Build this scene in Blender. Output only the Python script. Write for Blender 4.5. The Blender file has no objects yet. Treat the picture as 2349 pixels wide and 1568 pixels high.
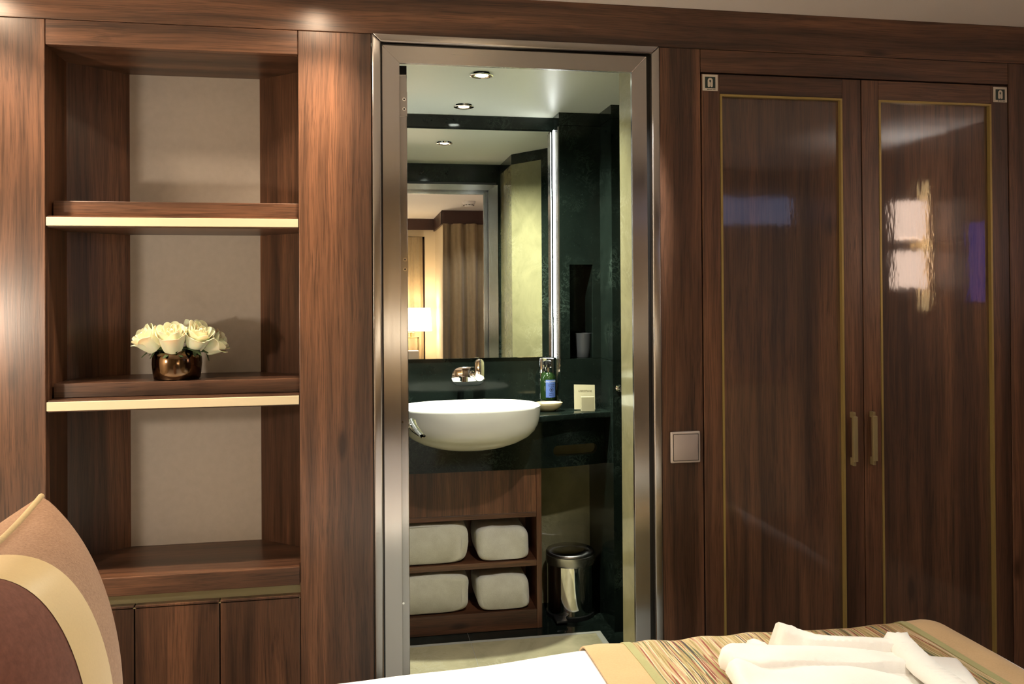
import bpy, bmesh, math, random
from mathutils import Vector, Matrix
random.seed(11)
PI = math.pi
sc = bpy.context.scene
COL = sc.collection
sin, cos = math.sin, math.cos

# ------------------------------------------------------------------ camera
D = 2.05
YAW, PITCH, ROLL, OFFY, FPX = 0.1754937, 0.0070026, -0.0066131, -123.236, 1950.0
cam = bpy.data.cameras.new('camera'); co = bpy.data.objects.new('camera', cam); COL.objects.link(co)
F = Vector((sin(YAW)*cos(PITCH), cos(YAW)*cos(PITCH), sin(PITCH)))
R0 = Vector((cos(YAW), -sin(YAW), 0)); U0 = R0.cross(F)
R = R0*cos(ROLL) + U0*sin(ROLL); U = U0*cos(ROLL) - R0*sin(ROLL)
m = Matrix((R, U, -F)).transposed().to_4x4(); m.translation = Vector((0, -D, 0))
co.matrix_world = m
cam.sensor_width = 36; cam.lens = 36*FPX/2349; cam.shift_y = OFFY/2349
cam.clip_start = .02
sc.camera = co

# ------------------------------------------------------------------ materials
def new_mat(name):
    mt = bpy.data.materials.new(name); mt.use_nodes = True
    nt = mt.node_tree; b = nt.nodes['Principled BSDF']
    return mt, nt, b
def node(nt, t, **kw):
    n = nt.nodes.new(t)
    for k, v in kw.items(): setattr(n, k, v)
    return n
def L(nt, a, b): nt.links.new(a, b)
def ramp(nt, stops, interp='LINEAR'):
    r = node(nt, 'ShaderNodeValToRGB'); e = r.color_ramp.elements; r.color_ramp.interpolation = interp
    while len(e) < len(stops): e.new(.5)
    for i, (p, c) in enumerate(stops):
        e[i].position = p; e[i].color = (*c, 1) if len(c) == 3 else c
    return r
def math_n(nt, op, a=None, b=None):
    n = node(nt, 'ShaderNodeMath', operation=op)
    for i, v in enumerate((a, b)):
        if v is None: continue
        if isinstance(v, (int, float)): n.inputs[i].default_value = v
        else: L(nt, v, n.inputs[i])
    return n.outputs[0]
def mixc(nt, fac, a, b, mode='MIX'):
    n = node(nt, 'ShaderNodeMix', data_type='RGBA', blend_type=mode)
    if isinstance(fac, (int, float)): n.inputs[0].default_value = fac
    else: L(nt, fac, n.inputs[0])
    for i, v in ((6, a), (7, b)):
        if isinstance(v, tuple): n.inputs[i].default_value = (*v, 1)
        else: L(nt, v, n.inputs[i])
    return n.outputs[2]
def coords(nt, scale=(1, 1, 1), rand=0.0, rot=(0, 0, 0)):
    tc = node(nt, 'ShaderNodeTexCoord'); out = tc.outputs['Object']
    if rand:
        oi = node(nt, 'ShaderNodeObjectInfo')
        mul = math_n(nt, 'MULTIPLY', oi.outputs['Random'], rand)
        va = node(nt, 'ShaderNodeVectorMath', operation='ADD'); L(nt, out, va.inputs[0]); L(nt, mul, va.inputs[1]); out = va.outputs[0]
    mp = node(nt, 'ShaderNodeMapping'); mp.inputs['Scale'].default_value = scale; mp.inputs['Rotation'].default_value = rot
    L(nt, out, mp.inputs[0]); return mp.outputs[0]
def noise(nt, vec, scale=1, detail=4, rough=.55, dist=0):
    n = node(nt, 'ShaderNodeTexNoise'); L(nt, vec, n.inputs['Vector'])
    n.inputs['Scale'].default_value = scale; n.inputs['Detail'].default_value = detail
    n.inputs['Roughness'].default_value = rough; n.inputs['Distortion'].default_value = dist
    return n.outputs[0]
def bump(nt, b, h, strength=.2, dist=.001, sock='Normal'):
    n = node(nt, 'ShaderNodeBump'); n.inputs['Strength'].default_value = strength; n.inputs['Distance'].default_value = dist
    L(nt, h, n.inputs['Height']); L(nt, n.outputs[0], b.inputs[sock]); return n
def plain(name, col, rough=.5, metal=0, flat=False, **kw):
    mt, nt, b = new_mat(name)
    b.inputs['Base Color'].default_value = (*col, 1); b.inputs['Roughness'].default_value = rough; b.inputs['Metallic'].default_value = metal
    for k, v in kw.items(): b.inputs[k.replace('_', ' ')].default_value = v
    if flat: return mt
    # faint surface variation so that nothing is perfectly uniform
    n = noise(nt, coords(nt, (1, 1, 1)), 35, 3)
    rr = node(nt, 'ShaderNodeMapRange'); L(nt, n, rr.inputs[0])
    rr.inputs[3].default_value = max(rough-.03, 0.0); rr.inputs[4].default_value = rough+.03
    L(nt, rr.outputs[0], b.inputs['Roughness'])
    return mt
def emit(name, col, s, base=None):
    mt, nt, b = new_mat(name)
    b.inputs['Base Color'].default_value = (*(base or col), 1)
    b.inputs['Emission Color'].default_value = (*col, 1); b.inputs['Emission Strength'].default_value = s
    return mt

def wood(name, grain='z', dark=(.034, .0170, .0102), mid=(.080, .0400, .0238), light=(.178, .087, .048), rough=.33, coat=0, sc_=1.0, spec=.6):
    mt, nt, b = new_mat(name)
    g = {'x': 0, 'y': 1, 'z': 2}[grain]
    def s(along, across):
        v = [across*sc_]*3; v[g] = along*sc_; return tuple(v)
    base = coords(nt, (1, 1, 1), 41.0)
    # meandering of the grain: shift the coordinates across by a slow noise
    wob = node(nt, 'ShaderNodeTexNoise'); 
    mpw = node(nt, 'ShaderNodeMapping'); mpw.inputs['Scale'].default_value = s(1.4, 5.0); L(nt, base, mpw.inputs[0]); L(nt, mpw.outputs[0], wob.inputs['Vector'])
    wob.inputs['Scale'].default_value = 1; wob.inputs['Detail'].default_value = 2
    sub = node(nt, 'ShaderNodeVectorMath', operation='SUBTRACT'); L(nt, wob.outputs[1], sub.inputs[0]); sub.inputs[1].default_value = (.5, .5, .5)
    scl = node(nt, 'ShaderNodeVectorMath', operation='SCALE'); L(nt, sub.outputs[0], scl.inputs[0]); scl.inputs['Scale'].default_value =   .040/sc_
    add = node(nt, 'ShaderNodeVectorMath', operation='ADD'); L(nt, base, add.inputs[0]); L(nt, scl.outputs[0], add.inputs[1])
    wv = add.outputs[0]
    def mp(sv):
        q = node(nt, 'ShaderNodeMapping'); q.inputs['Scale'].default_value = sv; L(nt, wv, q.inputs[0]); return q.outputs[0]
    broad = noise(nt, mp(s(.7, 14)), 1, 3, .55)
    lines = noise(nt, mp(s(1.3, 60)), 1, 5, .62)
    fine = noise(nt, mp(s(9, 420)), 1, 3, .6)
    r1 = ramp(nt, [(.28, dark), (.47, mid), (.66, light), (.80, mid)]); L(nt, broad, r1.inputs[0])
    r2 = ramp(nt, [(.30, (.38, .38, .40)), (.46, (.86, .86, .87)), (.60, (1.12, 1.1, 1.08)), (.72, (.92, .9, .9))]); L(nt, lines, r2.inputs[0])
    c = mixc(nt, .85, r1.outputs[0], r2.outputs[0], 'MULTIPLY')
    r3 = ramp(nt, [(.36, (.45, .43, .42)), (.5, (1, 1, 1)), (.66, (1.15, 1.12, 1.1))]); L(nt, fine, r3.inputs[0])
    c = mixc(nt, .7, c, r3.outputs[0], 'MULTIPLY')
    pores = noise(nt, mp(s(5, 190)), 1, 4, .65)
    r4 = ramp(nt, [(.34, (.42, .40, .39)), (.47, (1, 1, 1)), (.70, (1.16, 1.13, 1.1))]); L(nt, pores, r4.inputs[0])
    c = mixc(nt, .6, c, r4.outputs[0], 'MULTIPLY')
    # knots
    vo = node(nt, 'ShaderNodeTexVoronoi'); vo.inputs['Scale'].default_value = 1; L(nt, mp(s(2.6, 7.5)), vo.inputs['Vector'])
    kr = ramp(nt, [(.05, (.22, .18, .16)), (.12, (1, 1, 1))]); L(nt, vo.outputs['Distance'], kr.inputs[0])
    c = mixc(nt, .8, c, kr.outputs[0], 'MULTIPLY')
    L(nt, c, b.inputs['Base Color'])
    b.inputs['Roughness'].default_value = rough; b.inputs['Specular IOR Level'].default_value = spec
    bump(nt, b, fine, .12, .0006)
    if coat:
        b.inputs['Coat Weight'].default_value = 1; b.inputs['Coat Roughness'].default_value = .055; b.inputs['Coat IOR'].default_value = 1.72
        cw = noise(nt, coords(nt, (5, 5, 1.6), 9.0), 6, 3, .6)
        bump(nt, b, cw, .10, .002, 'Coat Normal')
    return mt

def marble(name, base, vein, speck, rough=.09, sc_=1.0, vein_w=(.50, .53, .56), spec=.42):
    mt, nt, b = new_mat(name)
    v = coords(nt, (sc_, sc_, sc_), 17.0)
    big = noise(nt, v, 5, 6, .6, .6)
    r0 = ramp(nt, [(.3, tuple(x*.72 for x in base)), (.55, base), (.8, tuple(min(1, x*1.25) for x in base))]); L(nt, big, r0.inputs[0])
    w = noise(nt, v, 9, 8, .68, 2.2)
    rv = ramp(nt, [(vein_w[0]-.03, (0, 0, 0)), (vein_w[1], (1, 1, 1)), (vein_w[2], (0, 0, 0))]); L(nt, w, rv.inputs[0])
    n2 = noise(nt, v, 3, 3); r2 = ramp(nt, [(.5, (0, 0, 0)), (.72, (1, 1, 1))]); L(nt, n2, r2.inputs[0])
    f = math_n(nt, 'MULTIPLY', rv.outputs[0], r2.outputs[0]); f = math_n(nt, 'MULTIPLY', f, .85)
    c = mixc(nt, f, r0.outputs[0], vein)
    sp = noise(nt, v, 60, 4, .7); rs = ramp(nt, [(.62, (0, 0, 0)), (.72, (1, 1, 1))]); L(nt, sp, rs.inputs[0])
    f2 = math_n(nt, 'MULTIPLY', rs.outputs[0], .5)
    c = mixc(nt, f2, c, speck)
    L(nt, c, b.inputs['Base Color']); b.inputs['Roughness'].default_value = rough; b.inputs['Specular IOR Level'].default_value = spec
    return mt

def steel(name, col=(.62, .58, .54), rough=.27, grain='z', var=.10, aniso=0):
    mt, nt, b = new_mat(name)
    s = {'z': (160, 160, 2), 'x': (2, 160, 160), 'o': (60, 60, 60)}[grain]
    n = noise(nt, coords(nt, s), 1, 4, .6)
    r = node(nt, 'ShaderNodeMapRange'); L(nt, n, r.inputs[0]); r.inputs[3].default_value = max(0, rough-var); r.inputs[4].default_value = rough+var
    L(nt, r.outputs[0], b.inputs['Roughness'])
    b.inputs['Base Color'].default_value = (*col, 1); b.inputs['Metallic'].default_value = 1
    if aniso:
        b.inputs['Anisotropic'].default_value = aniso
        t = node(nt, 'ShaderNodeTangent'); t.direction_type = 'RADIAL'; t.axis = 'Z'; L(nt, t.outputs[0], b.inputs['Tangent'])
        if grain == 'x': b.inputs['Anisotropic Rotation'].default_value = .25
    bump(nt, b, n, .03, .0004)
    return mt
def fabric(name, col, col2=None, scale=900, rough=.9, bstr=.3, sheen=.2, mott=.5):
    mt, nt, b = new_mat(name)
    v = coords(nt, (1, 1, 1))
    w = noise(nt, v, scale, 2, .7); m2 = noise(nt, v, scale*.05, 4)
    f = math_n(nt, 'ADD', math_n(nt, 'MULTIPLY', w, 1-mott), math_n(nt, 'MULTIPLY', m2, mott))
    rr = ramp(nt, [(.3, col2 or tuple(x*.78 for x in col)), (.7, col)]); L(nt, f, rr.inputs[0])
    L(nt, rr.outputs[0], b.inputs['Base Color']); b.inputs['Roughness'].default_value = rough
    b.inputs['Sheen Weight'].default_value = sheen; b.inputs['Specular IOR Level'].default_value = .2
    bump(nt, b, w, bstr, .0006)
    return mt

M = {}
M['wood_v'] = wood('walnut_vertical', 'z')
M['wood_h'] = wood('walnut_horizontal', 'x')
M['wood_y'] = wood('walnut_depthwise', 'y')
M['wood_gloss'] = wood('walnut_lacquered', 'z', dark=(.027, .0133, .0074), mid=(.080, .0385, .0203), light=(.160, .077, .038), rough=.5, coat=1)
M['wood_bath'] = wood('walnut_bathroom', 'z', dark=(.05, .018, .009), mid=(.13, .05, .024), light=(.2, .085, .04), rough=.35)
M['wood_bath_h'] = wood('walnut_bathroom_h', 'x', dark=(.05, .018, .009), mid=(.11, .042, .02), light=(.16, .065, .03), rough=.35)
M['green'] = marble('green_marble', (.0080, .0122, .0096), (.055, .078, .062), (.040, .058, .046), .09, 1.9, (.50, .52, .54), .30)
M['cream'] = marble('cream_marble', (.265, .24, .130), (.37, .35, .22), (.17, .14, .07), .10, 1.0, (.50, .515, .53))
M['cream_floor'] = marble('cream_floor_marble', (.60, .53, .33), (.70, .64, .44), (.42, .33, .18), .16)
M['steel'] = steel('brushed_steel', (.43, .415, .405), .23, 'z', .04, .95)
M['steel_h'] = steel('brushed_steel_h', (.43, .415, .405), .26, 'x', .04, .95)
M['chrome'] = steel('chrome', (.88, .87, .85), .035, 'o', .01)
M['bin_steel'] = steel('polished_steel', (.72, .70, .66), .05, 'o', .02)
M['bronze'] = steel('bronze_glaze', (.14, .092, .055), .13, 'o', .06)
M['brass'] = steel('satin_brass', (.58, .46, .20), .32, 'o', .06)
M['brass_plate'] = plain('pale_brass', (.80, .66, .36), .4, .2)
M['brass_dark'] = plain('aged_brass', (.27, .22, .115), .38, .25)
M['inlay'] = plain('gold_inlay', (.38, .29, .10), .35, .4)
M['champagne'] = plain('champagne_strip', (.66, .60, .43), .45)
M['olive'] = plain('olive_metal', (.30, .28, .17), .45, .6)
M['wallcloth'] = fabric('wall_fabric', (.50, .465, .42), (.37, .34, .30), 1100, .95, .25, .1, .25)
M['dark'] = plain('dark_gap', (.01, .008, .006), .8)
M['black'] = plain('black_plastic', (.012, .012, .012), .3)
M['ceil'] = plain('ceiling_paint', (.88, .85, .82), .7)
M['ceil_bath'] = plain('satin_ceiling', (.86, .87, .74), .38, flat=True)
M['paint'] = plain('warm_wall_paint', (.72, .62, .45), .8)
M['carpet'] = fabric('carpet', (.16, .10, .06), None, 500)
M['white_ceramic'] = plain('white_ceramic', (.70, .69, .62), .07)
M['white_plastic'] = plain('white_plastic', (.80, .79, .78), .4)
M['switch'] = plain('satin_grey_metal', (.40, .36, .35), .40, .2)
M['switch_rim'] = plain('satin_rim', (.52, .48, .46), .3, .3)
M['linen'] = fabric('white_linen', (.84, .83, .83), (.80, .79, .79), 700, .85, .12, .1)
M['robe'] = fabric('white_robe_cotton', (.80, .775, .71), (.76, .73, .66), 500, .9, .25, .2)
M['towel'] = fabric('towel_terry', (.80, .77, .66), (.62, .58, .47), 420, .95, .9, .5)
M['suede'] = fabric('tan_suede', (.60, .41, .205), (.50, .335, .16), 260, .95, .15, .3)
M['olive_cloth'] = fabric('olive_cloth', (.40, .38, .17), (.33, .31, .13), 500, .8, .15)
M['cushion_tan'] = fabric('cushion_tan_weave', (.42, .265, .165), (.26, .155, .095), 330, .9, .5, .08, .2)
M['cushion_red'] = fabric('cushion_russet_velvet', (.19, .075, .048), (.12, .045, .028), 120, .85, .3, .08, .4)
M['satin'] = fabric('gold_satin', (.66, .50, .24), (.60, .45, .21), 300, .38, .08, .3)
M['gold_cord'] = fabric('gold_cord', (.62, .48, .24), None, 300, .6)
M['petal'] = plain('rose_petal', (.86, .87, .66), .55, 0, Subsurface_Weight=.25, Subsurface_Scale=.006)
M['leaf'] = plain('rose_leaf', (.035, .07, .025), .4)
M['curtain'] = fabric('curtain_cloth', (.36, .28, .17), (.29, .22, .13), 600, .75, .15, .3)
M['blind'] = fabric('added_blind_grey', (.30, .29, .32), None, 500)
M['crown'] = plain('dark_crown_paint', (.05, .02, .014), .5)
M['paper'] = plain('cream_card', (.62, .55, .36), .5)
M['paper_dk'] = plain('taupe_card', (.50, .44, .28), .5)
M['ink'] = plain('grey_ink', (.18, .15, .09), .6)
M['label_blue'] = plain('blue_label', (.11, .19, .52), .45)
M['ink_navy'] = plain('navy_ink', (.02, .03, .07), .5)
M['ink_white'] = plain('white_ink', (.75, .76, .8), .5)
M['bottle'] = plain('green_bottle', (.020, .045, .012), .08, 0, Transmission_Weight=.25)
M['dish'] = plain('cream_stone_dish', (.66, .54, .30), .15)
M['soap'] = plain('soap_wrap', (.78, .66, .36), .5)
M['cup'] = plain('frosted_cup', (.055, .055, .06), .35)
M['sign_white'] = plain('sign_white', (.62, .58, .50), .35)
M['sign_green'] = plain('sign_green', (.014, .035, .03), .35)
M['grout'] = plain('pale_grout', (.55, .53, .46), .4)
M['light_bath'] = emit('downlight_lens', (.93, 1, .86), 28)
M['strip_light'] = emit('strip_lamp', (.96, 1, .97), 28)
M['shade'] = emit('lamp_shade', (1, .83, .60), 10.0, (.8, .7, .5))
M['sconce_shade'] = emit('sconce_shade', (1, .72, .56), 9.0, (.8, .7, .6))
M['tv'] = emit('blue_screen', (.10, .08, .75), 1.1, (.01, .01, .02))
mt, nt, b = new_mat('mirror_glass'); b.inputs['Metallic'].default_value = 1; b.inputs['Base Color'].default_value = (.93, .95, .92, 1); b.inputs['Roughness'].default_value = .004; M['mirror'] = mt
# dusk behind the window
mt, nt, b = new_mat('window_dusk'); b.inputs['Roughness'].default_value = .05
b.inputs['Base Color'].default_value = (.02, .02, .04, 1)
g = noise(nt, coords(nt, (1, 1, 2)), 2, 3); r = ramp(nt, [(.35, (.22, .28, .50)), (.65, (.32, .40, .64))]); L(nt, g, r.inputs[0])
L(nt, r.outputs[0], b.inputs['Emission Color']); b.inputs['Emission Strength'].default_value = 1.6; M['dusk'] = mt
# woven multicolour runner
mt, nt, b = new_mat('streaked_weave')
v = coords(nt, (470, 11, 60)); vo = node(nt, 'ShaderNodeTexVoronoi'); vo.inputs['Scale'].default_value = 1; L(nt, v, vo.inputs['Vector'])
sep = node(nt, 'ShaderNodeSeparateColor'); L(nt, vo.outputs['Color'], sep.inputs[0])
r = ramp(nt, [(0, (.46, .33, .16)), (.20, (.30, .23, .085)), (.36, (.54, .43, .26)), (.50, (.24, .050, .032)), (.59, (.42, .31, .14)), (.70, (.12, .14, .055)), (.77, (.46, .27, .16)), (.87, (.05, .035, .03)), (.91, (.60, .50, .33)), (.97, (.09, .15, .12))], 'CONSTANT')
L(nt, sep.outputs[0], r.inputs[0])
n2 = noise(nt, coords(nt, (700, 60, 60)), 1, 2); c = mixc(nt, .3, r.outputs[0], n2, 'OVERLAY')
L(nt, c, b.inputs['Base Color']); b.inputs['Roughness'].default_value = .85; bump(nt, b, sep.outputs[1], .5, .0012)
M['weave'] = mt

# ------------------------------------------------------------------ mesh helper
class MB:
    def __init__(s): s.bm = bmesh.new()
    def _merge(s, b2):
        me = bpy.data.meshes.new('tmp'); b2.to_mesh(me); b2.free(); s.bm.from_mesh(me); bpy.data.meshes.remove(me)
    def box(s, x0, x1, y0, y1, z0, z1, bev=0, seg=2):
        b = bmesh.new(); bmesh.ops.create_cube(b, size=1)
        for v in b.verts:
            v.co = Vector(((x0+x1)/2+v.co.x*(x1-x0), (y0+y1)/2+v.co.y*(y1-y0), (z0+z1)/2+v.co.z*(z1-z0)))
        if bev: bmesh.ops.bevel(b, geom=b.edges[:], offset=bev, segments=seg, affect='EDGES', profile=.5)
        s._merge(b); return s
    def prism(s, poly, a0, a1, axis='z', bev=0, seg=2):
        b = bmesh.new()
        def P(u, w, h): return {'z': (u, w, h), 'y': (u, h, w), 'x': (h, u, w)}[axis]
        lo = [b.verts.new(P(u, w, a0)) for u, w in poly]; hi = [b.verts.new(P(u, w, a1)) for u, w in poly]
        n = len(poly); b.faces.new(lo); b.faces.new(hi)
        for i in range(n): b.faces.new((lo[i], lo[(i+1) % n], hi[(i+1) % n], hi[i]))
        bmesh.ops.recalc_face_normals(b, faces=b.faces[:])
        if bev:
            es = [e for e in b.edges if abs(e.verts[0].co[{'x': 0, 'y': 1, 'z': 2}[axis]]-e.verts[1].co[{'x': 0, 'y': 1, 'z': 2}[axis]]) < 1e-6]
            bmesh.ops.bevel(b, geom=es, offset=bev, segments=seg, affect='EDGES', profile=.5)
        s._merge(b); return s
    def lathe(s, prof, c=(0, 0, 0), seg=32, sx=1, sy=1, axis='z', cap=True):
        b = bmesh.new(); rings = []
        for r, h in prof:
            ring = []
            for i in range(seg):
                a = 2*PI*i/seg; u, w = r*cos(a)*sx, r*sin(a)*sy
                p = {'z': (u, w, h), 'y': (u, h, w), 'x': (h, u, w)}[axis]
                ring.append(b.verts.new((c[0]+p[0], c[1]+p[1], c[2]+p[2])))
            rings.append(ring)
        for a_, c_ in zip(rings, rings[1:]):
            for i in range(seg): b.faces.new((a_[i], a_[(i+1) % seg], c_[(i+1) % seg], c_[i]))
        if cap: b.faces.new(rings[0]); b.faces.new(rings[-1])
        bmesh.ops.recalc_face_normals(b, faces=b.faces[:])
        s._merge(b); return s
    def tube(s, pts, r, seg=10, cap=True):
        b = bmesh.new(); pts = [Vector(p) for p in pts]; rings = []; up = None
        rr = r if isinstance(r, (list, tuple)) else [r]*len(pts)
        for i, p in enumerate(pts):
            t = (pts[min(i+1, len(pts)-1)]-pts[max(i-1, 0)]).normalized()
            if up is None: up = Vector((0, 0, 1)) if abs(t.z) < .9 else Vector((1, 0, 0))
            a = t.cross(up).normalized(); up = a.cross(t).normalized()
            rings.append([b.verts.new(p+(a*cos(2*PI*k/seg)+up*sin(2*PI*k/seg))*rr[i]) for k in range(seg)])
        for a_, c_ in zip(rings, rings[1:]):
            for i in range(seg): b.faces.new((a_[i], a_[(i+1) % seg], c_[(i+1) % seg], c_[i]))
        if cap: b.faces.new(rings[0]); b.faces.new(rings[-1])
        bmesh.ops.recalc_face_normals(b, faces=b.faces[:]); s._merge(b); return s
    def grid(s, fn, nu, nv, thick=0, closed_u=False):
        b = bmesh.new(); V = [[b.verts.new(fn(i/(nu-(0 if closed_u else 1)), j/(nv-1))) for j in range(nv)] for i in range(nu)]
        for i in range(nu if closed_u else nu-1):
            for j in range(nv-1):
                b.faces.new((V[i][j], V[(i+1) % nu][j], V[(i+1) % nu][j+1], V[i][j+1]))
        bmesh.ops.recalc_face_normals(b, faces=b.faces[:])
        if thick: bmesh.ops.solidify(b, geom=b.faces[:], thickness=thick)
        s._merge(b); return s
    def text(s, body, size, M4, ext=.0003, align='CENTER'):
        cu = bpy.data.curves.new('t', 'FONT'); cu.body = body; cu.size = size; cu.extrude = ext; cu.align_x = align; cu.align_y = 'CENTER'
        o = bpy.data.objects.new('t', cu); COL.objects.link(o)
        dg = bpy.context.evaluated_depsgraph_get(); me = bpy.data.meshes.new_from_object(o.evaluated_get(dg))
        me.transform(M4); s.bm.from_mesh(me)
        bpy.data.objects.remove(o); bpy.data.curves.remove(cu); bpy.data.meshes.remove(me); return s
    def xf(s, mat): s.bm.transform(mat); return s
    def noise(s, amp, fn):
        for v in s.bm.verts: v.co += fn(v.co)*amp
        return s
def diff(a, b):
    def tmp(x):
        me = bpy.data.meshes.new('tmp'); x.bm.to_mesh(me); o = bpy.data.objects.new('tmp', me); COL.objects.link(o); return o
    oa, ob = tmp(a), tmp(b); md = oa.modifiers.new('b', 'BOOLEAN'); md.operation = 'DIFFERENCE'; md.object = ob; md.solver = 'EXACT'
    dg = bpy.context.evaluated_depsgraph_get(); me = bpy.data.meshes.new_from_object(oa.evaluated_get(dg))
    r = MB(); r.bm.from_mesh(me)
    for o in (oa, ob):
        q = o.data; bpy.data.objects.remove(o); bpy.data.meshes.remove(q)
    bpy.data.meshes.remove(me); return r

ORG = {}
def meta(o, label=None, cat=None, group=None, kind=None):
    if label: o['label'] = label
    if cat: o['category'] = cat
    if group: o['group'] = group
    if kind: o['kind'] = kind
    return o
def thing(name, label, cat, loc=(0, 0, 0), group=None, kind=None):
    o = bpy.data.objects.new(name, None); COL.objects.link(o); o.location = loc; o.empty_display_size = .05
    ORG[o.name] = Vector(loc); return meta(o, label, cat, group, kind)
def obj(name, mb, mat, parent=None, origin=None, smooth=0, label=None, cat=None, group=None, kind=None):
    org = ORG[parent.name] if parent else Vector(origin or (0, 0, 0))
    mb.bm.transform(Matrix.Translation(-org))
    me = bpy.data.meshes.new(name); mb.bm.to_mesh(me); mb.bm.free()
    if smooth:
        for p in me.polygons: p.use_smooth = True
        me.set_sharp_from_angle(angle=math.radians(smooth))
    me.materials.append(M[mat]); o = bpy.data.objects.new(name, me); COL.objects.link(o)
    if parent: o.parent = parent
    else: o.location = org
    ORG[o.name] = org
    return meta(o, label, cat, group, kind)
def struct(name, mb, mat, origin=None, smooth=0, label=None, cat=None):
    return obj(name, mb, mat, None, origin, smooth, label, cat, None, 'structure')
def box(*a, **k): return MB().box(*a, **k)

ZC = .725          # cabin ceiling
ZF = -1.33         # cabin floor
ZB = -1.285        # bathroom floor
ZCB = .7195        # bathroom ceiling
# ------------------------------------------------------------------ cabin shell
XL, XR = -1.35, 2.62
struct('floor', box(XL-.1, XR+.1, -3.55, .0, ZF-.1, ZF), 'carpet', label='brown carpet floor of the cabin', cat='floor')
struct('ceiling', box(XL-.1, XR+.1, -3.55, .03, ZC, ZC+.08), 'ceil', label='pale painted ceiling of the cabin', cat='ceiling')
struct('wall_left', box(XL-.1, XL, -3.55, .03, ZF, ZC), 'paint', label='cream wall behind the head of the bed', cat='wall')
struct('wall_right', box(XR, XR+.1, -3.55, .4, ZF, ZC), 'wood_v', label='walnut wall past the foot of the bed', cat='wall')
struct('wall_rear', diff(box(XL, .700, -3.55, -3.45, ZF, ZC), box(-.30, .60, -3.53, -3.40, -1.2, .556)), 'paint', label='cream wall with the far window', cat='wall')
struct('wall_pier', diff(box(.70, XR, -3.55, -2.65, ZF, ZC), box(1.98, 2.60, -2.9, -2.6, -.55, .60)), 'paint', label='cream wall stepping forward behind the long curtain', cat='wall')
# header beam and posts, flush in the y = 0 plane
struct('trim_1', box(XL, XR, 0, .025, .6235, ZC, .0012), 'wood_h', label='long walnut header beam under the ceiling', cat='trim')
struct('trim_2', box(XL, -.6945, 0, .025, ZF, .6225, .0012), 'wood_v', label='walnut post left of the open shelves', cat='trim')
struct('trim_3', box(-.1435, .0255, 0, .025, ZF, .6225, .0012), 'wood_v', label='walnut post between the shelves and the steel door frame', cat='trim')
struct('trim_4', box(.7465, .8555, 0, .025, ZF, .6225, .0012), 'wood_v', label='walnut post carrying the light switch', cat='trim')
struct('trim_5', box(1.7475, XR, 0, .025, ZF, .6225, .0012), 'wood_v', label='walnut post right of the wardrobe', cat='trim')
bk = MB(); bk.box(XL, -.72, .03, .05, ZF, ZC); bk.box(.77, XR, .30, .40, ZF, ZC); bk.box(-.72, -.13, .28, .30, ZF, ZC)
bk.box(XL, XR, .026, .032, .61, ZC+.02); bk.box(.772, .86, .03, .05, ZF, .62); bk.box(1.74, XR, .03, .05, ZF, .62)
struct('wall_back', bk, 'dark', label='dark backing wall behind the walnut panelling', cat='wall')
# crown and pelmet on the window wall (seen in the mirror)
struct('trim_6', box(XL, .685, -3.45, -3.41, .62, ZC), 'crown', label='dark crown moulding above the far window wall', cat='trim')
tp = MB(); tp.box(.685, XR, -2.65, -2.59, .606, ZC); tp.box(.685, .715, -3.45, -2.60, .606, ZC)
struct('trim_7', tp, 'crown', label='dark pelmet above the long curtain', cat='trim')
# windows
for i, (x0, x1, y, z0, z1, lab) in enumerate([(1.98, 2.60, -2.72, -.55, .60, 'dusk blue window beside the right wall'), (-.30, .60, -3.51, -1.2, .556, 'far window behind the short curtain')]):
    wn = thing('window_%d' % (i+1), lab, 'window', (x0, y, z0), kind='structure')
    f = MB(); t = .025
    f.box(x0, x1, y-.01, y+.03, z0, z0+t); f.box(x0, x1, y-.01, y+.03, z1-t, z1); f.box(x0, x0+t, y-.01, y+.03, z0, z1); f.box(x1-t, x1, y-.01, y+.03, z0, z1)
    obj('window_frame', f, 'crown', wn); obj('window_pane', box(x0+t, x1-t, y-.008, y, z0+t, z1-t), 'dusk' if i == 0 else 'black', wn)
    if i == 0: obj('window_blind', box(x0+t, x1-t, y+.005, y+.009, z0+t, .41), 'blind', wn, label='added grey blind dimming the lower window')  # blind added so the blue of the window fades lower down

# ------------------------------------------------------------------ bathroom shell
YB = 1.42
fb = thing('floor_bathroom', 'cream marble bathroom floor with dark green border', 'floor', (.3, .7, ZB), kind='structure')
gr = [.394, -.10]
fm = MB(); xs = [-.1, .3925, .8685]; ys = [.02, .52, 1.076]
for i in range(2):
    for j in range(2):
        fm.box(xs[i]+.001, xs[i+1]-.001, ys[j]+.001, ys[j+1]-.001, ZB-.03, ZB)
obj('floor_tiles', fm, 'cream_floor', fb)
obj('floor_grout', box(-.1, 1.0, .0, YB, ZB-.06, ZB-.0012), 'grout', fb)
st = MB(); st.box(-.1, .890, 1.077, 1.093, ZB-.03, ZB+.0005); st.box(.8695, .890, .02, 1.077, ZB-.03, ZB+.0005)
obj('floor_inlay', st, 'grout', fb, label='pale inlay strip')
bd = MB(); bd.box(-.1, .39, 1.094, 1.20, ZB-.03, ZB); bd.box(.391, .95, 1.094, 1.163, ZB-.03, ZB); bd.box(.391, .96, 1.165, YB, ZB-.03, ZB); bd.box(.891, 1.02, .02, 1.093, ZB-.03, ZB)
obj('floor_border', bd, 'green', fb, label='dark green marble border')
struct('ceiling_bathroom', box(-.125, 1.05, .035, YB+.05, ZCB, ZCB+.05), 'ceil_bath', label='satin cream bathroom ceiling', cat='ceiling')
TR = .668   # lower edge of the dark band under the ceiling
struct('wall_bathroom_left', box(-.125, -.10, .035, YB, ZB-.03, ZCB), 'green', label='dark green marble wall on the left of the bathroom', cat='wall')
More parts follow.
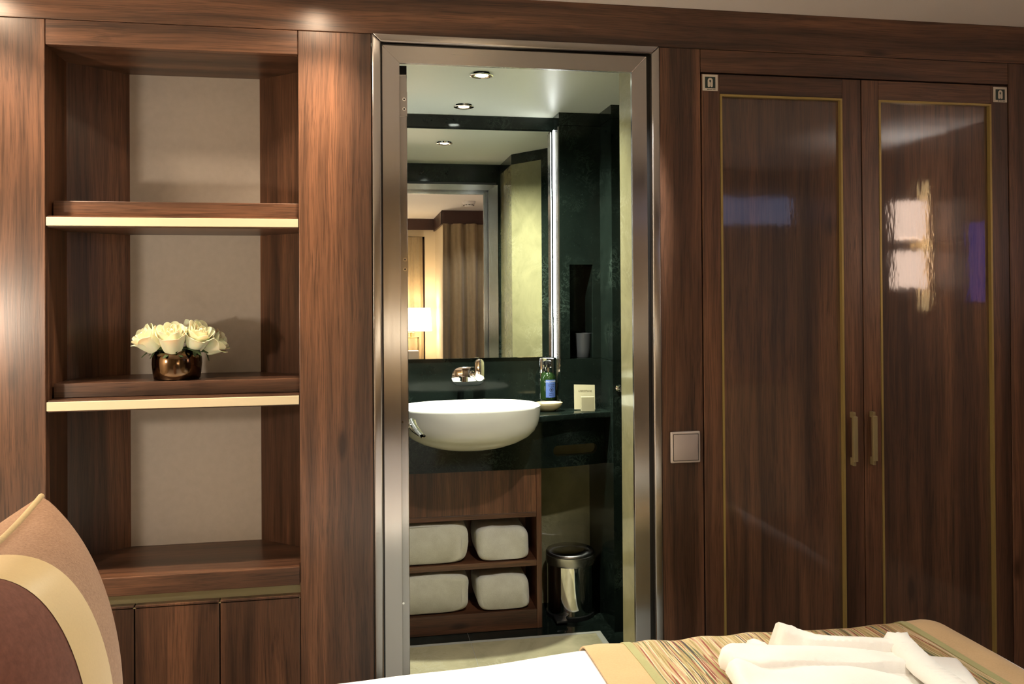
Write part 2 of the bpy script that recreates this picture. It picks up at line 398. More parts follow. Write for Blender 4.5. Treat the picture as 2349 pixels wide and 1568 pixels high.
wb = MB(); wb.box(-.125, 1.05, YB, YB+.05, ZB-.03, -.56)
struct('wall_bathroom_rear', wb, 'cream', label='cream marble wall under the vanity', cat='wall')
mb_ = MB(); mb_.box(-.1, .775, 1.341, YB, -.56, TR-.0008); mb_.box(-.1, .775, 1.341, YB, TR+.0008, ZCB)
struct('wall_bathroom_mirror', mb_, 'green', label='green marble wall around the mirror and tap', cat='wall')
cl = MB()
NX0, NX1, NZ0, NZ1 = .814, .9085, -.257, .116
cl.box(.775, .96, 1.231, YB, TR+.0006, ZCB)
cl.box(.775, .96, 1.231, YB, NZ1, TR-.0006); cl.box(.775, NX0, 1.231, YB, NZ0+.0006, NZ1); cl.box(NX1, .96, 1.231, YB, NZ0+.0006, NZ1)
cl.box(NX0, NX1, 1.37, YB, NZ0, NZ1); cl.box(.775, .96, 1.231, YB, -.56, NZ0-.0006)
struct('wall_bathroom_column', cl, 'green', label='green marble column with a tall recess right of the mirror', cat='wall')
sw = MB()
for z0, z1 in ((ZB-.03, -.2575), (-.2563, TR-.0006), (TR+.0006, ZCB)):
    sw.box(.9405, 1.05, 1.07, YB, z0, z1)
sw.box(1.0, 1.05, .75, 1.07, ZB-.03, ZCB)
sw.prism([(.883, .58), (.883+.05, .58-.03), (1.05, .75), (1.0, .75)], ZB-.03, ZCB)
struct('wall_bathroom_side', sw, 'green', label='green marble return wall right of the column', cat='wall')
cw = MB()
ang = [(.765, .40), (.883, .58), (.92, .58), (.80, .36)]
cw.prism(ang, ZB-.03, TR-.0008); cw.box(.765, .80, .046, .40, ZB-.03, TR-.0008)
struct('wall_bathroom_right', cw, 'cream', label='polished cream marble wall just inside the doorway', cat='wall')
ct = MB(); ct.prism(ang, TR+.0008, ZCB); ct.box(.765, .80, .046, .40, TR+.0008, ZCB)
struct('trim_8', ct, 'green', label='green marble band above the cream wall', cat='trim')
fw = MB(); fw.box(-.125, .026, .03, .046, ZB-.03, ZCB); fw.box(.744, .80, .03, .046, ZB-.03, ZCB); fw.box(.026, .744, .03, .046, .622, ZCB)
struct('wall_bathroom_front', fw, 'green', label='green marble wall around the inside of the doorway', cat='wall')

# ------------------------------------------------------------------ steel door frame and open door
dr = thing('door_1', 'open bathroom door with brushed steel frame', 'door', (.385, 0, ZF), kind='structure')
c = MB(); c.prism([(.0275, ZF), (.0485, ZF), (.0485, .6028), (.0275, .6222)], -.010, .03, 'y', .004, 3); c.prism([(.7225, ZF), (.7435, ZF), (.7435, .6222), (.7225, .6028)], -.010, .03, 'y', .004, 3)
obj('casing', c, 'steel', dr, smooth=40)
obj('casing_head', MB().prism([(.0275, .6225), (.0487, .603), (.7223, .603), (.7435, .6225)], -.010, .03, 'y', .004, 3), 'steel_h', dr, smooth=40)
obj('casing_gap', MB().box(.045, .053, .014, .028, ZF, .606).box(.712, .726, .014, .028, ZF, .606).box(.045, .726, .014, .028, .592, .606), 'black', dr)
# inner face of the frame, mitred
c = MB()
c.prism([(.0515, ZF), (.093, ZF), (.093, .5565), (.0515, .598)], .001, .013, 'y', .0008); c.prism([(.6735, ZF), (.7125, ZF), (.7125, .598), (.6735, .5565)], .001, .013, 'y', .0008)
obj('jamb', c, 'steel', dr)
obj('jamb_head', MB().prism([(.0515, .598), (.093, .5565), (.6735, .5565), (.7125, .598)], .001, .013, 'y', .0008), 'steel_h', dr)
c = MB(); c.prism([(.02, ZB), (.070, ZB), (.070, .576), (.02, .606)], .046, .058, 'y'); c.prism([(.697, ZB), (.748, ZB), (.748, .606), (.697, .576)], .046, .058, 'y')
obj('inner_casing', c, 'steel', dr)
obj('inner_casing_head', MB().prism([(.02, .606), (.070, .576), (.697, .576), (.748, .606)], .046, .058, 'y'), 'steel_h', dr)
obj('frame_core', MB().box(.030, .058, .0135, .045, ZF, .62).box(.7085, .742, .0135, .045, ZF, .62).box(.058, .7085, .0135, .045, .592, .62), 'black', dr)
obj('sill', box(.0515, .7125, .0, .058, ZF, ZB+.002), 'steel_h', dr)
lf = obj('door_leaf', box(.080, .1135, .060, .62, ZB+.008, .545, .0015), 'steel', dr)
obj('gap_shade_block', box(.086, .1132, .062, .60, .5455, .566), 'black', lf)  # black block stands in for the shade in the gap above the leaf
for z in (.47, .075, -1.0):
    h = obj('hinge', box(.084, .1140, .0575, .0605, z-.030, z+.030), 'steel', lf)
    s = MB()
    for dz in (-.012, .012): s.lathe([(.0045, .0575), (.0045, .0566), (.0022, .0566), (.0022, .0575)], (.1065, 0, z+dz), 16, axis='y')
    obj('hinge_screw', s, 'chrome', lf, smooth=40)
    s = MB()
    for dz in (-.012, .012): s.lathe([(.0021, .0575), (.0021, .0571)], (.1065, 0, z+dz), 12, axis='y')
    obj('screw_recess', s, 'black', lf)
s = MB()
for z in (-.312, -.757): s.lathe([(.0028, .0585), (.0028, .0600), (.0012, .0600), (.001, .062)], (.098, 0, z), 12, axis='y')
obj('screw', s, 'chrome', lf, smooth=40)
hd = MB(); hd.lathe([(.022, .1135), (.022, .121), (.009, .122), (.009, .140)], (0, .545, -.392), 20, axis='x')
def lever(u, v):
    # curved blade running back towards the hinge side, drooping at the tip
    t = u; a = v*2*PI
    cx = .150 + .024*t**1.6; cz = -.391 - .022*t; y = .548 - .10*t
    rx = .012*(1-.3*t)+.001; rz = .017*(1-.70*t)
    return (cx+rx*cos(a), y, cz+rz*sin(a))
hd.grid(lever, 14, 17); hd.lathe([(.0135, .136), (.0135, .150)], (0, .548, -.391), 16, axis='x')
hd.lathe([(.001, .548), (.008, .549), (.012, .546)], (.150, 0, -.391), 16, axis='y')
obj('lever_handle', hd, 'chrome', lf, smooth=50, label='chrome lever handle')

# ------------------------------------------------------------------ open shelving niche
X0, X1 = -.693, -.1445
XA, XB_, YN, YS = -.579, -.259, .25, .15
ZS, ZW = .566, -.6335
su = thing('shelving_unit', 'built-in walnut open shelves with beige fabric back beside the door', 'shelves', (-.4185, .12, ZW))
obj('fascia', box(X0, X1, 0, .02, ZS, .6225, .0012), 'wood_h', su)
obj('top_panel', box(X0-.01, X1+.01, .0205, YN+.02, ZS, ZS+.02), 'wood_h', su)
for sgn, xe, xb in ((-1, X0-.004, XA), (1, X1+.004, XB_)):
    obj('side_panel', MB().box(min(xe, xe+sgn*.012), max(xe, xe+sgn*.012), .026, YS, ZW-.05, ZS), 'wood_v', su)
    obj('corner_panel', MB().prism([(xe, YS), (xb, YN), (xb+sgn*.004, YN+.015), (xe+sgn*.012, YS+.01)], ZW-.05, ZS), 'wood_v', su)
obj('back_panel', box(XA-.01, XB_+.01, YN, YN+.012, ZW-.05, ZS), 'wallcloth', su, label='beige fabric back panel')
for zt, led in ((.2205, (.1600, .1795)), (-.1975, (-.2545, -.2345))):
    sh = obj('shelf', MB().prism([(X0+.001, .045), (X1-.001, .045), (X1+.002, YS), (XB_, YN-.001), (XA, YN-.001), (X0-.002, YS)], led[1]+.004, zt, bev=.0012), 'wood_h', su)
    obj('shelf_base', MB().prism([(X0+.001, .0065), (X1-.001, .0065), (X1+.002, YS), (XB_, YN-.001), (XA, YN-.001), (X0-.002, YS)], led[0]-.003, led[1]+.0032), 'wood_h', sh)
    obj('light_strip', box(X0+.0005, X1-.0005, -.001, .006, led[0], led[1], .0008), 'champagne', sh, label='pale champagne strip on the shelf front')
cp = MB().prism([(X0+.001, 0), (X1-.001, 0), (X1-.001, .03), (X1+.003, .03), (X1+.003, YS), (XB_, YN-.0005), (XA, YN-.0005), (X0-.003, YS), (X0-.003, .03), (X0+.001, .03)], -.676, ZW, bev=.0015)
obj('worktop', cp, 'wood_h', None, (-.4185, .12, -.676), label='thick walnut worktop under the open shelves', cat='worktop')
cb = thing('base_cabinet', 'low walnut cabinet with three doors under the worktop', 'cabinet', (-.4185, .12, ZF))
obj('finger_channel', MB().box(X0, X1, .018, .024, -.705, -.6765).box(X0, X1, .0, .0235, -.7065, -.7045), 'olive', cb, label='olive metal finger channel')
obj('body', box(X0, X1, .024, .25, ZF+.02, -.708), 'dark', cb)
for x0, x1 in ((X0, -.5105), (-.5085, -.3255), (-.3235, X1)):
    obj('door', box(x0+.0004, x1-.0004, 0, .019, ZF+.06, -.6995, .0012), 'wood_v', cb)
obj('plinth', box(X0, X1, .002, .02, ZF, ZF+.058), 'wood_h', cb)

# vase and roses on the lower shelf
VC = (-.4365, .103, -.1970)
vz = thing('vase', 'squat bronze glazed vase on the lower shelf holding roses', 'vase', VC)
prof = [(.0, 0), (.050, 0), (.0525, .002), (.0550, .018), (.0568, .036), (.0562, .050), (.0535, .060), (.0485, .0665), (.0435, .0690), (.0415, .0690), (.041, .066), (.045, .060), (.052, .045), (.048, .006), (0, .004)]
obj('vase_body', MB().lathe([(r, h) for r, h in prof[1:-1]], VC, 48), 'bronze', vz, smooth=50)
def petal(mb, r_in, r_out, h0, h1, ang, half, curl, rnd, sag=0):
    def fn(u, v):
        a = ang + (u*2-1)*half*(1-.25*(1-v)*(1-v)) * (1-.55*max(0, v-.78)/.22*abs(u*2-1)**0)
        e = abs(u*2-1)
        r = r_in + (r_out-r_in)*(v**.7) - .0
        r += curl*max(0, v-.72)**1.5*6 - .0022*e*e
        z = h0 + (h1-h0)*v - .004*e**2.5*v - sag*max(0, v-.8)**1.2
        r *= 1+.06*sin(3*a+rnd)*v; z += .0012*sin(5*a+rnd*2)*v
        return (r*cos(a), r*sin(a), z)
    mb.grid(fn, 9, 8, .0006)
def make_rose(center, direction, R_, openness, label, seed):
    rg = random.Random(seed)
    t = thing('rose', label, 'rose', center, 'white roses in the bronze vase')
    ms = MB(); k = 0
    H = R_*1.75
    for ring, (n, ri, ro, hh, half, curl) in enumerate([(3, .12, .14, .90, 1.2, -.001), (3, .22, .30, .93, 1.25, 0), (4, .34, .50, .97, 1.05, .0005), (4, .46, .70, 1.0, 1.0, .002*openness), (5, .54, .86, .96, .86, .004*openness), (5, .58, .98, .84, .80, .008*openness)]):
        for i in range(n):
            a = ring*.7 + 2*PI*i/n + rg.uniform(-.15, .15)
            petal(ms, ri*R_, ro*R_*rg.uniform(.95, 1.05), -.15*R_, H*hh*rg.uniform(.95, 1.03)-.15*R_, a, half, curl, rg.uniform(0, 6), .012*openness if ring == 5 else 0)
    ms.lathe([(.0005, 0), (.12*R_, .1*R_), (.13*R_, H*.78), (.05*R_, H*.84)], (0, 0, 0), 12)
    d = Vector(direction).normalized(); q = Vector((0, 0, 1)).rotation_difference(d).to_matrix().to_4x4()
    T = Matrix.Translation(center) @ q
    ms.xf(T); obj('petals', ms, 'petal', t, smooth=60)
    sp = MB()
    for i in range(5):
        a = 2*PI*i/5+seed
        def sep(u, v, a=a):
            w = (.0055*(1-v)**.6)*(u*2-1); r = .20*R_ + .85*R_*sin(v*1.7); z = -.15*R_ - .012*v + .25*R_*v*v
            return (r*cos(a)-w*sin(a), r*sin(a)+w*cos(a), z)
        sp.grid(sep, 3, 7, .0006)
    sp.lathe([(.002, -.3*R_-.006), (.22*R_, -.17*R_), (.20*R_, -.05*R_)], (0, 0, 0), 12)
    sp.xf(T); obj('sepals', sp, 'leaf', t, smooth=50)
    base = Vector(center) - d*(.28*R_); foot = Vector((VC[0]+(center[0]-VC[0])*.22, VC[1]+(center[1]-VC[1])*.22, VC[2]+.012))
    neck = Vector((VC[0]+(center[0]-VC[0])*.38, VC[1]+(center[1]-VC[1])*.38, VC[2]+.066))
    obj('stem', MB().tube([base, base.lerp(neck, .5), neck, foot], .0016, 8), 'leaf', t, smooth=50)
    return t
def rp(px, z, y): return (px, y, z)
RS = [((-.4385, .066, -.122), (.03, -.42, .9), .0350, .55, 'large white rose at the front centre of the bouquet'),
      ((-.4800, .080, -.118), (-.62, -.30, .72), .0320, .9, 'white rose leaning out at the left of the bouquet'),
      ((-.3900, .078, -.116), (.36, -.42, .83), .0330, 1.1, 'white rose with ruffled open centre right of the front one'),
      ((-.3700, .112, -.125), (.80, -.05, .45), .0300, .9, 'white rose at the far right, tilted outward under the ruffled one'),
      ((-.4120, .136, -.108), (.14, .30, .94), .0300, .4, 'shaded white rose at the back right, highest of the bouquet'),
      ((-.4640, .130, -.106), (-.12, .2, .96), .0240, .3, 'small white rosebud at the back left of the bouquet'),
      ]
for i, a in enumerate(RS): make_rose(*a, seed=i+3)
lv = thing('rose_leaves', 'dark green rose leaves hanging over the vase rim', 'leaves', (VC[0], VC[1], VC[2]+.066))
for (ax, ay, L_, dz, wd) in ((-.9, -.35, .052, -.026, .009), (.75, -.65, .060, -.022, .013), (-.6, .5, .04, -.006, .009), (.15, -.9, .030, -.016, .008), (.95, -.1, .058, -.014, .007)):
    def lf_(u, v, ax=ax, ay=ay, L_=L_, dz=dz, wd=wd):
        w_ = wd*sin(PI*min(1, v*.97+.03))*(u*2-1); r = .030+L_*v*.95; q = math.hypot(ax, ay)
        return (VC[0]+ax/q*r-ay/q*w_, VC[1]+ay/q*r+ax/q*w_, VC[2]+.071+.012*sin(v*2.2)+dz*v**1.6-.002*abs(u*2-1))
    obj('leaf', MB().grid(lf_, 5, 9, .0006), 'leaf', lv, smooth=60)

# ------------------------------------------------------------------ wardrobe
wd = thing('wardrobe', 'built-in walnut wardrobe with two glossy panelled doors', 'wardrobe', (1.3, .15, ZF))
obj('top_rail', box(.8565, 1.7465, 0, .02, .5645, .6225, .0012), 'wood_h', wd)
obj('carcass', MB().box(.8565, 1.7465, .03, .29, ZF, .60), 'dark', wd)
obj('plinth', box(.8565, 1.7465, .004, .02, ZF, ZF+.07), 'wood_h', wd)
for (a, b_, i0, i1, hx) in ((.8590, 1.3040, .9085, 1.2500, 1.2675), (1.3065, 1.7445, 1.3560, 1.6930, 1.3240)):
    zb, zt, gi = ZF+.075, .5605, .5095
    d_ = obj('door', MB().box(a, i0-.0004, 0, .02, zb, zt, .001).box(i1+.0004, b_, 0, .02, zb, zt, .001), 'wood_v', wd)
    obj('door_rail', box(i0, i1, 0, .02, gi+.0003, zt, .001), 'wood_h', d_); obj('door_rail', box(i0, i1, 0, .02, zb, zb+.05, .001), 'wood_h', d_)
    g_ = .0055
    obj('gold_inlay', MB().box(i0, i0+g_, -.0015, .012, zb+.05, gi).box(i1-g_, i1, -.0015, .012, zb+.05, gi).box(i0+g_, i1-g_, -.0015, .012, gi-g_, gi), 'inlay', d_, label='thin gold inlay frame')
    obj('door_panel', box(i0+g_, i1-g_, .010, .02, zb+.05, gi-g_), 'wood_gloss', d_, label='lacquered glossy walnut panel')
    h = MB().box(hx-.0063, hx+.0063, -.022, -.0125, -.4430, -.3255, .0008).box(hx-.0035, hx+.0035, -.017, .0, -.330, -.3145, .0006).box(hx-.0035, hx+.0035, -.017, .0, -.4545, -.4345, .0006)
    obj('handle', h, 'brass_dark', d_, label='aged brass bar handle')
for (x0, z1, lab) in ((.8610, .5585, 'life jacket sign on the top left corner of the wardrobe'), (1.7000, .5565, 'life jacket sign on the top right corner of the wardrobe')):
    s_ = .0415; cx, cz = x0+s_/2, z1-s_/2
    sg = thing('safety_sign', lab, 'sign', (cx, 0, cz), 'life jacket signs')
    obj('plate', box(x0, x0+s_, -.0016, 0, z1-s_, z1, .0004), 'sign_white', sg)
    gx0, gx1, gz0, gz1 = x0+.0065, x0+.0345, z1-.0355, z1-.0065
    obj('field', box(gx0, gx1, -.0020, -.0014, gz0, gz1), 'sign_green', sg)
    gx = (gx0+gx1)/2
    jk = []
    def arc(cx_, cz_, r, a0, a1, n): return [(cx_+r*cos(a0+(a1-a0)*i/n), cz_+r*sin(a0+(a1-a0)*i/n)) for i in range(n+1)]
    zt = gz1-.0025
    o_ = [(gx+.0068, gz0+.006)] + arc(gx, zt-.0068, .0068, 0, PI, 16) + arc(gx-.0037, gz0+.006, .0031, PI, 2*PI, 10) + [(gx-.0004, zt-.013)] + arc(gx, zt-.0078, .0026, PI*1.32, -PI*.32, 14) + [(gx+.0004, zt-.013)] + arc(gx+.0037, gz0+.006, .0031, PI, 2*PI, 10)
    obj('life_jacket_symbol', MB().prism(o_, -.0024, -.0019, 'y'), 'sign_white', sg)
    tx = MB().lathe([(.0016, -.0020), (.0016, -.0014)], (x0+.0145, 0, gz0-.0029), 14, axis='y')
    for k in range(9):
        if k == 4: continue
        tx.box(x0+.0178+k*.0019, x0+.0192+k*.0019, -.0020, -.0014, gz0-.0037, gz0-.0021)
    obj('small_print', tx, 'sign_green', sg)

# ------------------------------------------------------------------ light switch
ls = thing('light_switch', 'square satin grey light switch on the walnut post', 'switch', (.805, 0, -.39))
obj('plate', box(.766, .8445, -.0095, 0, -.429, -.350, .003, 3), 'switch_rim', ls, smooth=40)
obj('gap', box(.7715, .839, -.0100, -.002, -.4235, -.3555), 'black', ls)
obj('rocker', box(.7730, .8375, -.0118, -.002, -.422, -.357, .0012, 2), 'switch', ls, smooth=40)

# ------------------------------------------------------------------ bathroom fittings
mr = obj('mirror', box(-.09, .7655, 1.330, 1.341, -.2555, .6605, .001), 'mirror', None, (.29, 1.336, -.2555), label='large wall mirror above the tap reflecting the cabin', cat='mirror')
for q, lab in ((1, 'vertical lit strip lamp at the right edge of the mirror'), (-1, 'added unseen strip lamp at the far left edge of the mirror')):  # the left strip is added out of sight to brighten the ceiling
    lx = lambda x: x if q > 0 else .675-x
    lb = thing('strip_light', lab, 'lamp', (lx(.77), 1.30, -.257))
    bx = lambda a, b_, *r: box(min(lx(a), lx(b_)), max(lx(a), lx(b_)), *r)
    obj('profile', bx(.771, .775, 1.238, 1.2995, -.2565, .664), 'steel', lb)
    obj('profile_lip', bx(.7705, .775, 1.3195, 1.3295, -.2565, .664), 'steel', lb)
    obj('diffuser', bx(.7690, .775, 1.300, 1.319, -.2565, .662), 'strip_light', lb)
for (x, y, lab) in ((.391, .698, 'round downlight in the bathroom ceiling nearer the doorway'), (.388, 1.166, 'round downlight in the bathroom ceiling above the mirror')):
    dl = thing('downlight', lab, 'lamp', (x, y, ZCB), 'bathroom downlights')
    obj('trim_ring', MB().lathe([(.020, ZCB-.004), (.032, ZCB-.008), (.0385, ZCB-.006), (.0395, ZCB)], (x, y, 0), 40, cap=False), 'chrome', dl, smooth=40)
    obj('lens', MB().lathe([(.001, ZCB-.0055), (.020, ZCB-.0050), (.021, ZCB-.001)], (x, y, 0), 32), 'light_bath', dl, smooth=40)
# sink
SX, SY, SA, SB = .385, 1.005, .255, .172
def se(r, a, p=2.35):
    c_, s_ = cos(a), sin(a); return (SX+SA*r*math.copysign(abs(c_)**(2/p), c_), SY+SB*r*math.copysign(abs(s_)**(2/p), s_))
oprof = [(1, -.402), (1.0, -.408), (.995, -.425), (.985, -.445), (.965, -.468), (.92, -.490), (.84, -.510), (.70, -.530), (.52, -.546), (.30, -.557), (.02, -.562)]
iprof = [(.965, -.404), (.95, -.42), (.92, -.45), (.85, -.48), (.70, -.505), (.45, -.52), (.15, -.527), (.01, -.528)]
allp = [(r, z) for r, z in reversed(oprof)] + [(.985, -.4)] + iprof
def sk(u, v):
    k = v*(len(allp)-1); i = min(int(k), len(allp)-2); f = k-i
    r = allp[i][0]*(1-f)+allp[i+1][0]*f; z = allp[i][1]*(1-f)+allp[i+1][1]*f
    x, y = se(r, u*2*PI); return (x, y, z)
sn = thing('sink', 'white oval ceramic basin standing in the green marble vanity', 'sink', (SX, SY, -.562))
obj('basin', MB().grid(sk, 96, len(allp), closed_u=True), 'white_ceramic', sn, smooth=60)
obj('drain', MB().lathe([(.001, -.522), (.02, -.5215), (.022, -.526)], (SX, SY, 0), 24), 'chrome', sn, smooth=40)
def ck(u, v):
    pr = [(r*1.004+.002, z-.001) for r, z in reversed(oprof)] + [(1.006, -.30)]
    k = v*(len(pr)-1); i = min(int(k), len(pr)-2); f = k-i
    x, y = se(pr[i][0]*(1-f)+pr[i+1][0]*f, u*2*PI); return (x, y, pr[i][1]*(1-f)+pr[i+1][1]*f)
cut = MB().grid(ck, 64, len(oprof)+1, closed_u=True)
bmesh.ops.holes_fill(cut.bm, edges=[e for e in cut.bm.edges if e.is_boundary], sides=0); bmesh.ops.recalc_face_normals(cut.bm, faces=cut.bm.faces[:])
xs_ = [-.0985, .50, .60, .66, .72, .78, .84, .90, .9395]; fy = [1.03, 1.03, 1.031, 1.037, 1.055, 1.075, 1.09, 1.10, 1.104]
tp = MB().prism(list(zip(xs_, fy)) + [(.9395, 1.2305), (.7745, 1.2305), (.7745, 1.3405), (-.0985, 1.3405)], -.476, -.4525, bev=.004, seg=3)
vt = obj('marble_counter', diff(tp, cut), 'green', None, (.37, 1.2, -.476), smooth=40, label='polished green marble vanity shelf around the basin', cat='worktop')
ap = MB().prism([(-.0985, 1.132), (.60, 1.130), (.68, 1.133), (.76, 1.143), (.84, 1.158), (.9395, 1.186), (.9395, 1.215), (.84, 1.19), (.76, 1.172), (.60, 1.16), (-.0985, 1.16)], -.666, -.4762)
def stad(x0, x1, z0, z1, n=12):
    r = (z1-z0)/2; return [(x1-r+r*sin(PI*i/n), (z0+z1)/2+r*cos(PI*i/n)) for i in range(n+1)] + [(x0+r-r*sin(PI*i/n), (z0+z1)/2-r*cos(PI*i/n)) for i in range(n+1)]
slot = MB().prism(stad(.722, .905, -.624, -.583), 1.0, 1.25, 'y')
va = thing('vanity_apron', 'curved dark green marble apron below the basin with oval slot', 'vanity', (.37, 1.15, -.666))
obj('front', diff(diff(ap, slot), cut), 'green', va, smooth=30)
obj('slot_box', MB().box(.715, .912, 1.222, 1.228, -.632, -.575).box(.700, .715, 1.18, 1.228, -.632, -.575).box(.912, .925, 1.20, 1.228, -.632, -.575).box(.700, .925, 1.185, 1.228, -.645, -.632).box(.700, .925, 1.185, 1.228, -.575, -.562), 'cream', va, label='pale back of the oval slot')
# tap
fc = thing('faucet', 'chrome wall-mounted mixer tap on an oval plate above the basin', 'tap', (.4205, 1.341, -.328))
obj('wall_plate', MB().prism(stad(.352, .489, -.3665, -.2895, 20), 1.333, 1.3405, 'y', .002), 'chrome', fc, smooth=40)
obj('lever', MB().prism([(x, z) for x, z in [(.4585+.0215*cos(PI*i/14), -.2765+.0215*sin(PI*i/14)) for i in range(15)] + [(.4585+.0215*cos(PI+PI*i/14), -.3225+.0225*sin(PI+PI*i/14)) for i in range(15)]], 1.278, 1.290, 'y', .003), 'chrome', fc, smooth=40)
obj('lever_hub', MB().lathe([(.019, 1.333), (.019, 1.2905)], (.456, 0, -.325), 24, axis='y'), 'chrome', fc, smooth=40)
obj('spout', MB().prism([(1.334, -.318), (1.334, -.340), (1.20, -.336), (1.20, -.316)], .377, .402, 'x', .003), 'chrome', fc, smooth=40)
# soap dispenser on its wall plate
hp = obj('bottle_holder', box(.711, .7735, 1.327, 1.3405, -.445, -.2585, .005, 3), 'chrome', None, (.742, 1.34, -.445), smooth=40, label='chrome wall holder behind the soap bottle', cat='holder')
BX, BY = .7375, 1.290
sb = thing('soap_bottle', 'green pump soap bottle with a blue label beside the mirror', 'bottle', (BX, BY, -.424))
obj('bottle_body', MB().lathe([(.026, -.424), (.0315, -.421), (.0320, -.350), (.0305, -.335), (.024, -.321), (.016, -.314), (.0125, -.310)], (BX, BY, 0), 40), 'bottle', sb, smooth=50)
obj('collar', MB().lathe([(.0165, -.312), (.0165, -.294), (.014, -.293)], (BX, BY, 0), 28), 'chrome', sb, smooth=40)
obj('pump', MB().lathe([(.006, -.293), (.006, -.285), (.0125, -.283), (.0125, -.269), (.009, -.266)], (BX, BY, 0), 24).box(BX-.006, BX+.006, BY-.034, BY-.004, -.277, -.267, .002), 'black', sb, smooth=40)
def lab_(u, v):
    a = -PI/2 + (-.52+1.30*u); r = .03235; return (BX+r*cos(a), BY+r*sin(a), -.412+.070*v)
lbl = obj('label', MB().grid(lab_, 24, 2, .0004), 'label_blue', sb, smooth=60, label='blue paper label')
def curved(mb, r=.0329, a0=-PI/2+.13):
    for v in mb.bm.verts:
        a = a0 + v.co.x/r; rr = r + v.co.z*.4; z = v.co.y; v.co = Vector((BX+rr*cos(a), BY+rr*sin(a), z))
    return mb
I4 = Matrix.Identity(4)
def T2(x, z): return Matrix.Translation((x, z, 0))
obj('label_name', curved(MB().text("L'OCCITANE", .0088, T2(-.001, -.349))), 'ink_white', lbl)
tx = MB().text('gel douche', .0062, T2(.002, -.3610)).text('shower gel', .0055, T2(.002, -.3680)).text('lavande', .0060, T2(.002, -.395)).text('lavender', .0060, T2(.002, -.402))
for i in range(24):
    a0, a1 = 2*PI*i/24, 2*PI*(i+1)/24
    b_ = bmesh.new(); vs = [b_.verts.new((.002+r_*cos(a), -.3815+r_*sin(a), 0)) for r_, a in ((.0066, a0), (.0086, a0), (.0086, a1), (.0066, a1))]; b_.faces.new(vs); tx._merge(b_)
b_ = bmesh.new(); b_.faces.new([b_.verts.new((.002+.0036*cos(2*PI*i/20), -.3815+.0036*sin(2*PI*i/20), 0)) for i in range(20)]); tx._merge(b_)
obj('label_print', curved(tx), 'ink_navy', lbl)
# dish with soap
DX, DY, DZ = .7085, 1.165, -.4525
ds = obj('soap_dish', MB().lathe([(.022, 0), (.030, .003), (.044, .012), (.053, .022), (.0575, .032), (.0570, .0335), (.0545, .032), (.050, .023), (.040, .013), (.020, .007)], (DX, DY, DZ), 48, 1, .72), 'dish', None, (DX, DY, DZ), smooth=60, label='shallow cream stone dish on the vanity shelf', cat='dish')
obj('soap_bar', MB().box(DX-.026, DX+.030, DY-.018, DY+.018, DZ+.0135, DZ+.0335, .005, 3), 'soap', None, (DX, DY, DZ+.0135), smooth=40, label='wrapped cream soap bar lying in the stone dish', cat='soap')
# card and small box
cd = thing('card', 'cream card propped against the green marble column', 'card', (.856, 1.16, DZ))
cq = Matrix.Translation((.855, 1.166, DZ)) @ Matrix.Rotation(math.radians(4), 4, 'Z') @ Matrix.Rotation(math.radians(-9), 4, 'X') @ Matrix.Rotation(math.radians(2.5), 4, 'Y')
obj('card_body', box(-.0425, .0425, -.001, .001, 0.002, .098).xf(cq), 'paper', cd)
obj('card_print', MB().text("L'OCCITANE", .0094, cq @ Matrix.Translation((.002, -.0013, .0735)) @ Matrix.Rotation(PI/2, 4, 'X'), .0002), 'ink', cd)
pb = obj('soap_box', box(-.0255, .0255, -.010, .010, 0, .0555, .0012).xf(Matrix.Translation((.8575, 1.133, DZ)) @ Matrix.Rotation(math.radians(-7), 4, 'Z')), 'paper_dk', None, (.8575, 1.133, DZ), label='small square taupe soap box standing before the card', cat='box')
# cup in the recess
obj('tumbler', MB().lathe([(.0265, 0), (.0275, .002), (.029, .03), (.0315, .06), (.0335, .097), (.0315, .098), (.029, .06), (.025, .006)], (.8840, 1.290, NZ0), 36), 'cup', None, (.884, 1.29, NZ0), smooth=60, label='grey tumbler standing in the column recess', cat='cup')
# robe hook at the side wall
hk = thing('wall_hook', 'small chrome peg on the green marble return wall', 'hook', (.975, 1.07, -.359))
obj('peg', MB().lathe([(.013, 1.069), (.013, 1.062), (.007, 1.060), (.007, 1.030), (.0125, 1.028), (.0125, 1.016)], (.9620, 0, -.359), 24, axis='y'), 'chrome', hk, smooth=40)
# towel cabinet
tc = thing('towel_cabinet', 'walnut open cabinet under the vanity holding folded towels', 'cabinet', (.3, 1.28, ZB))
XC0, XC1, YC0, YC1 = -.09, .680, 1.165, 1.405
obj('front_panel', box(XC0, XC1-.0205, YC0, YC0+.018, -.838, -.668, .001), 'wood_bath', tc)
obj('side_panel', box(XC1-.020, XC1, YC0, YC1, ZB+.001, -.668, .001), 'wood_bath', tc)
obj('side_panel', box(XC0, XC0+.02, YC0+.02, YC1, ZB+.001, -.668, .001), 'wood_bath', tc)
for z0, z1 in ((-.857, -.839), (-1.045, -1.023)): obj('shelf', box(XC0+.02, XC1-.0205, YC0+.001, YC1-.01, z0, z1, .001), 'wood_bath_h', tc)
obj('base_panel', box(XC0, XC1-.0205, YC0+.001, YC1-.01, ZB+.001, -1.2125, .001), 'wood_bath_h', tc)
obj('back', box(XC0, XC1, YC1-.01, YC1, ZB+.02, -.67), 'wood_bath', tc)
